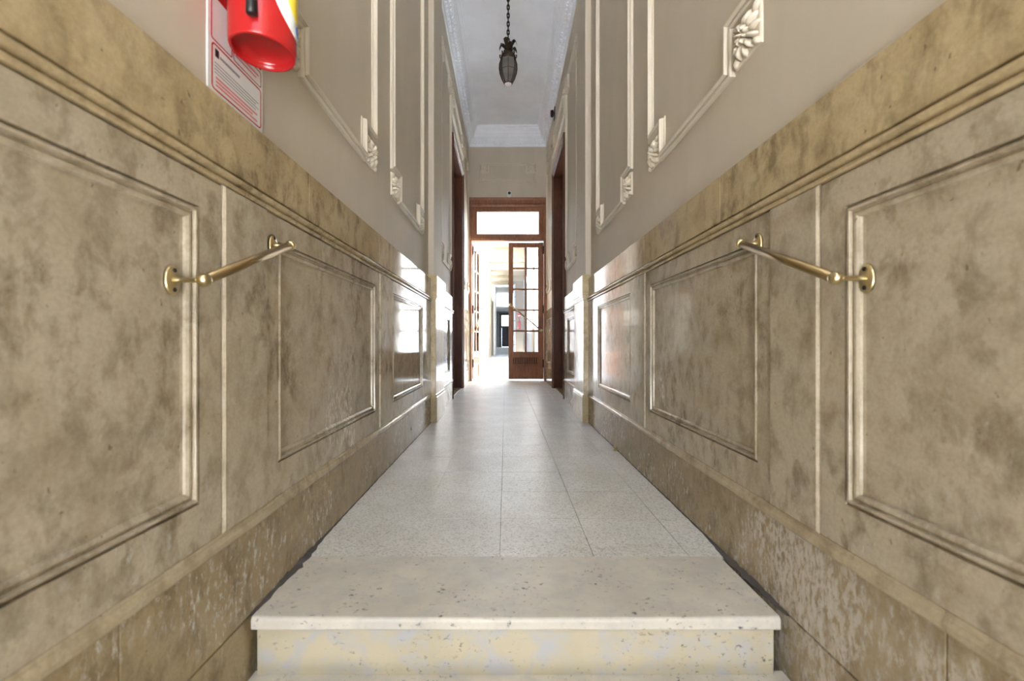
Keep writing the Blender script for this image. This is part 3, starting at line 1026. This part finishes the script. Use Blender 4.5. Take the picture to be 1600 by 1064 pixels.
for k in range(8):
    a = 2 * math.pi * (k + 0.5) / 8
    pts, rad = [], []
    hi = 1.0 if k % 2 else 0.55
    for t in range(9):
        u = t / 8.0
        r = 0.026 + 0.062 * u
        h = lz(78) + hi * (0.085 * math.sin(u * math.pi * 0.78)) - 0.035 * u ** 3
        pts.append((lx + r * math.cos(a), LD + r * math.sin(a), h))
    mb = MB()
    L = []
    for i, p in enumerate(pts):
        u = i / 8.0
        w = 0.006 + 0.017 * math.sin(math.pi * min(1, u * 0.9 + 0.1)) * (1.0 if i % 2 else 0.8)
        if i == 8:
            w = 0.004
        tx, ty = -math.sin(a), math.cos(a)
        cup = 0.008 * math.sin(math.pi * u)
        L.append([(p[0] - tx * w, p[1] - ty * w, p[2] - cup), (p[0], p[1], p[2] + 0.003), (p[0] + tx * w, p[1] + ty * w, p[2] - cup), (p[0], p[1], p[2] - 0.005)])
    mb.loops(L)
    B('crown_leaf', mb, 'bronze')
for k in range(8):
    a = 2 * math.pi * k / 8
    B('collar_scroll', MB().tube([(lx + 0.066 * math.cos(a), LD + 0.066 * math.sin(a), lz(92)), (lx + 0.078 * math.cos(a), LD + 0.078 * math.sin(a), lz(89)), (lx + 0.078 * math.cos(a), LD + 0.078 * math.sin(a), lz(86)), (lx + 0.070 * math.cos(a), LD + 0.070 * math.sin(a), lz(86.5))], 0.005, 6), 'bronze')
# chain
ztop = ZC
zc = lz(67)
link_l = 0.050
lm = {}
for od in (0, 1):
    mb = MB()
    pts = []
    for i in range(16):
        a = 2 * math.pi * i / 16
        x, z = 0.0095 * math.cos(a), 0.0155 * math.sin(a) + (0.0095 if math.sin(a) > 0 else -0.0095)
        pts.append((x, 0, z) if od == 0 else (0, x, z))
    mb.tube(pts, 0.0052, 6, closed=True)
    lm[od] = mb.mesh('chain_link', M['iron'])
i = 0
z = zc + 0.02
while z < ztop - 0.05:
    link('chain_link', lm[i % 2], lamp, (0, 0, z - lz(132)))
    z += 0.0385
    i += 1
B('ceiling_hook', MB().lathe([(0.006, ztop - 0.06), (0.006, ztop - 0.03), (0.03, ztop - 0.022), (0.05, ztop - 0.006), (0.05, ztop)], (lx, LD, 0), 'z', 16), 'bronze')

# ------------------------------------------------------------------ handrails
def handrail(W, d0, h0, d1, h1, label):
    t_wall, off = T0 - 0.020, 0.076
    root = tag(empty('handrail', W(d0, CAM_Z + h0, T0)), label, 'handrail', 'brass handrails beside the steps')
    Q = lambda nm, mb, mat: obj(nm, mb, M[mat], root)
    a = Vector(W(d0, CAM_Z + h0, off))
    b = Vector(W(d1, CAM_Z + h1, off))
    dr = (b - a).normalized()
    Q('rail_tube', MB().tube([a, b], 0.0105, 16), 'brass_dark')
    for (d, h, tb, e) in ((d0, h0, T0 - 0.0125, a), (d1, h1, T0 + 0.001, b)):
        # rose plate with screws
        def toW(mb):
            # lathe was built around the t axis with local (d, z, t)
            return mb.map(lambda dd, zz, tt: W(dd, zz, tt))
        m = MB().lathe([(0.029, tb - 0.001), (0.030, tb + 0.003), (0.027, tb + 0.006), (0.012, tb + 0.008), (0.009, tb + 0.012)], (d, CAM_Z + h, 0), 'z', 24)
        m.v = [(d + (p[0] - d) * 0.62, p[1], p[2]) for p in m.v]
        Q('rose', toW(m), 'brass')
        for k in range(2):
            an = math.pi / 2 + k * math.pi
            m = MB().lathe([(0.0045, tb + 0.005), (0.0045, tb + 0.0085), (0.002, tb + 0.0095)], (d + 0.019 * math.cos(an), CAM_Z + h + 0.019 * math.sin(an), 0), 'z', 8)
            Q('screw', toW(m), 'iron')
        m = MB().lathe([(0.0085, tb + 0.006), (0.006, tb + 0.014), (0.0050, tb + 0.022), (0.0050, off - 0.010), (0.007, off - 0.002)], (d, CAM_Z + h, 0), 'z', 14)
        Q('arm', toW(m), 'brass')
        s = 1 if d == d1 else -1
        # domed end cap on the tube
        ca = MB()
        L = []
        u = dr.cross(Vector((1, 0, 0))).normalized()
        w = dr.cross(u)
        for r, q in ((0.0108, -0.008), (0.0132, -0.006), (0.0138, 0.0), (0.0128, 0.006), (0.0095, 0.010), (0.004, 0.012)):
            c = e + dr * s * q
            L.append([tuple(c + (u * math.cos(2 * math.pi * j / 16) + w * math.sin(2 * math.pi * j / 16)) * r) for j in range(16)])
        ca.loops(L, True, True, True)
        Q('end_cap', ca, 'brass')
    return root


handrail(WL, 0.825, 0.124, 1.158, 0.270, 'short sloping brass handrail on the left wall below the fire extinguisher')
handrail(WR, 0.843, 0.130, 1.184, 0.281, 'short sloping brass handrail on the right wall below the large carved rosette')

# ------------------------------------------------------------------ extinguisher sign
SY0, SY1, SZ0, SZ1 = 0.938, 1.150, 1.256, 1.80
sign = tag(obj('safety_sign', wmap(slab(SY0, SY1, SZ0, SZ1, 0.0035, 0.0006, back=0.0), WL), M['white_plastic'], None, WL(1.04, SZ0, 0.0)), 'white and red notice board on the wall behind the fire extinguisher', 'sign')


def rr_pts(y0, y1, z0, z1, r, n=5):
    pts = []
    for cx, cz, a0 in ((y1 - r, z0 + r, -90), (y1 - r, z1 - r, 0), (y0 + r, z1 - r, 90), (y0 + r, z0 + r, 180)):
        for i in range(n + 1):
            a = math.radians(a0 + 90.0 * i / n)
            pts.append((cx + r * math.cos(a), cz + r * math.sin(a)))
    return pts


def ring_print(nm, y0, y1, z0, z1, r, w, mat, t=0.0042):
    o, i = rr_pts(y0, y1, z0, z1, r), rr_pts(y0 + w, y1 - w, z0 + w, z1 - w, max(0.001, r - w))
    mb = MB().loops([[(a, b, 0.003) for a, b in o], [(a, b, t) for a, b in o], [(a, b, t) for a, b in i], [(a, b, 0.003) for a, b in i]], False, False)
    obj(nm, wmap(mb, WL), M[mat], sign)


def bar_print(nm, y0, y1, z0, z1, mat, t=0.0041):
    obj(nm, wmap(MB().loops([rloop(y0, y1, z0, z1, 0.003), rloop(y0, y1, z0, z1, t)]), WL), M[mat], sign)


ring_print('red_border', SY0 + 0.012, SY1 - 0.008, SZ0 + 0.012, SZ0 + 0.118, 0.010, 0.0032, 'red')
ring_print('red_border', SY0 + 0.088, SY1 - 0.008, SZ0 + 0.124, SZ0 + 0.166, 0.006, 0.0022, 'red')
ring_print('red_border', SY0 + 0.010, SY0 + 0.084, SZ0 + 0.124, SZ0 + 0.30, 0.006, 0.0026, 'red')
bar_print('red_field', SY0 + 0.010, SY1 - 0.006, SZ0 + 0.225, SZ1 - 0.02, 'red')
bar_print('red_field', SY0 + 0.088, SY1 - 0.008, SZ0 + 0.172, SZ0 + 0.225, 'red')
bar_print('printed_emblem', SY0 + 0.024, SY0 + 0.036, SZ0 + 0.090, SZ0 + 0.108, 'black')
bar_print('printed_line', SY0 + 0.040, SY0 + 0.112, SZ0 + 0.093, SZ0 + 0.099, 'grey_print')
for i in range(4):
    bar_print('printed_line', SY0 + 0.022, SY1 - 0.020 - 0.012 * (i % 2), SZ0 + 0.0745 - i * 0.0075, SZ0 + 0.0765 - i * 0.0075, 'grey_print')
for i in range(3):
    bar_print('printed_line', SY0 + 0.026, SY1 - 0.026 - 0.02 * (i % 2), SZ0 + 0.040 - i * 0.0085, SZ0 + 0.0445 - i * 0.0085, 'pink_print')
bar_print('printed_line', SY0 + 0.096, SY1 - 0.020, SZ0 + 0.148, SZ0 + 0.153, 'pink_print')
bar_print('printed_line', SY0 + 0.096, SY1 - 0.030, SZ0 + 0.138, SZ0 + 0.142, 'pink_print')

# ------------------------------------------------------------------ fire extinguisher
EX, EY, EZ, ER = XL + 0.092, 1.0, CAM_Z + 0.690, 0.072
ext = tag(empty('fire_extinguisher', (EX, EY, EZ)), 'red fire extinguisher hung high on the left wall with white and yellow label', 'fire extinguisher')
E = lambda nm, mb, mat, par=None: obj(nm, mb, M[mat], par or ext)
cyl = E('cylinder', MB().lathe([(0.010, EZ + 0.030), (0.045, EZ + 0.026), (0.060, EZ + 0.020), (0.0635, EZ + 0.012), (0.0645, EZ + 0.001), (0.068, EZ), (0.0705, EZ + 0.004), (ER, EZ + 0.012), (ER, EZ + 0.34), (0.069, EZ + 0.362), (0.058, EZ + 0.384), (0.038, EZ + 0.400), (0.020, EZ + 0.408), (0.018, EZ + 0.42)], (EX, EY, 0), 'z', 40), 'red')


def decal(nm, ac, ah, zc, hz, top, mat, r):
    """oval label wrapped on the cylinder, cut off straight at the top"""
    n = 18
    vs, fs = [], []
    for i in range(n + 1):
        u = -1 + 2 * i / n
        a = math.radians(ac + ah * u)
        zb = zc - hz * math.sqrt(max(0.0, 1 - u * u)) - 0.0005
        zt = min(top, zc + hz * math.sqrt(max(0.0, 1 - u * u))) + 0.0005
        for rr_, z_ in ((r, zb), (r, zt), (r - 0.0012, zt), (r - 0.0012, zb)):
            vs.append((EX + rr_ * math.cos(a), EY + rr_ * math.sin(a), z_))
    for i in range(n):
        for j in range(4):
            fs.append((i * 4 + j, i * 4 + (j + 1) % 4, i * 4 + 4 + (j + 1) % 4, i * 4 + 4 + j))
    return E(nm, MB().add(vs, fs, True), mat, cyl)


decal('white_label', 10, 70, EZ + 0.20, 0.158, EZ + 0.33, 'white_plastic', ER + 0.0008)
decal('yellow_label', 14, 46, EZ + 0.20, 0.118, EZ + 0.30, 'yellow', ER + 0.0016)
decal('blue_print', 16, 9, EZ + 0.064, 0.010, EZ + 0.08, 'blue', ER + 0.0024)
E('hose', MB().tube([(EX + 0.02, EY - 0.03, EZ + 0.45), (EX + 0.02, EY - 0.07, EZ + 0.44), (EX + 0.020, EY - 0.090, EZ + 0.38), (EX + 0.020, EY - 0.084, EZ + 0.25), (EX + 0.020, EY - 0.080, EZ + 0.08)], 0.009, 10), 'black')
E('nozzle', MB().lathe([(0.007, EZ + 0.030), (0.011, EZ + 0.033), (0.010, EZ + 0.10)], (EX + 0.020, EY - 0.080, 0), 'z', 12), 'black')
E('valve', MB().lathe([(0.018, EZ + 0.42), (0.022, EZ + 0.425), (0.022, EZ + 0.445), (0.014, EZ + 0.45), (0.014, EZ + 0.48)], (EX, EY, 0), 'z', 16), 'brass')
E('lever', MB().box((EX - 0.012, EY - 0.02, EZ + 0.478), (EX + 0.012, EY + 0.11, EZ + 0.486), 0.002), 'black')
E('carry_handle', MB().box((EX - 0.012, EY - 0.01, EZ + 0.452), (EX + 0.012, EY + 0.10, EZ + 0.459), 0.002), 'black')
E('gauge', MB().lathe([(0.014, 0.0), (0.014, 0.012), (0.012, 0.014)], (EX + 0.02, EY, EZ + 0.436), 'x', 16), 'white_plastic')
E('wall_hook', MB().box((XL + 0.0035, EY - 0.012, EZ + 0.40), (XL + 0.010, EY + 0.012, EZ + 0.46)).box((XL + 0.009, EY - 0.008, EZ + 0.428), (EX - 0.016, EY + 0.008, EZ + 0.438)), 'iron')

# ------------------------------------------------------------------ small fittings
cc = (xE(795.8), DE, zE(309.4))
scam = tag(empty('security_camera', cc), 'small white security camera with dark lens above the glazed door', 'camera')
z0 = zE(309.4)
bx = MB()
cxm = xE(795.8)
bx.box((cxm - 0.040, DE - 0.075, z0), (cxm + 0.040, DE - 0.002, z0 + 0.105), 0.012)
obj('camera_body', bx, M['white_plastic'], scam)
obj('lens_ring', MB().lathe([(0.024, -0.072), (0.026, -0.080), (0.020, -0.084), (0.018, -0.080)], (cxm, DE, z0 + 0.062), 'y', 20), M['black'], scam)
obj('lens', MB().lathe([(0.018, -0.078), (0.012, -0.082), (0.003, -0.084)], (cxm, DE, z0 + 0.062), 'y', 16), M['black'], scam)

# black lantern bracket high on the right wall under the cornice
d_b = 484.7 / (867 - 790.0)
zb = CAM_Z + (536 - 186) / 77.0 * 0.74
br = tag(empty('wall_bracket', WR(d_b, zb, 0)), 'small black metal fitting high on the right wall under the cornice', 'bracket')
obj('plate', wmap(slab(d_b - 0.05, d_b + 0.05, zb, zb + 0.20, 0.012, 0.003, back=0.0), WR), M['black'], br)
obj('head', MB().lathe([(0.018, 0.0), (0.026, 0.02), (0.026, 0.09), (0.018, 0.10)], (XR - 0.042, d_b, zb + 0.03), 'z', 14).box((XR - 0.03, d_b - 0.01, zb + 0.07), (XR - 0.01, d_b + 0.01, zb + 0.09)), M['black'], br)

# brass stud at the foot of the right wall
ds = 2.68
st = tag(empty('floor_stud', (XR - T0 - 0.012, ds, 0.0)), 'tiny brass stud at the foot of the right wall before the pilaster', 'stud')
obj('stud_base', MB().lathe([(0.014, 0.0005), (0.014, 0.004), (0.010, 0.006)], (XR - T0 - 0.016, ds, 0), 'z', 14), M['brass'], st)
obj('stud_head', MB().lathe([(0.006, 0.005), (0.006, 0.014), (0.011, 0.018), (0.012, 0.026), (0.006, 0.031)], (XR - T0 - 0.016, ds, 0), 'z', 14), M['brass'], st)

# red extinguisher with its red sign by the far doorway, seen through the panes
fx = 0.74
fe = tag(empty('fire_extinguisher', (fx, 22.88, 1.45)), 'small distant red fire extinguisher on the far courtyard wall seen through the panes', 'fire extinguisher')
obj('cylinder', MB().lathe([(0.07, 1.45), (0.08, 1.47), (0.08, 1.85), (0.05, 1.92), (0.02, 1.95), (0.02, 2.0)], (fx, 22.90, 0), 'z', 16), M['red'], fe)
obj('valve', MB().box((fx - 0.03, 22.84, 1.98), (fx + 0.03, 22.94, 2.03), 0.004), M['black'], fe)
fs_ = tag(obj('safety_sign', MB().box((fx - 0.10, 22.985, 2.08), (fx + 0.10, 22.998, 2.34), 0.002), M['red'], None, (fx, 23.0, 2.08)), 'small red sign above the distant extinguisher on the far courtyard wall', 'sign')
obj('printed_line', MB().box((fx - 0.07, 22.980, 2.16), (fx + 0.07, 22.988, 2.20)), M['white_plastic'], fs_)
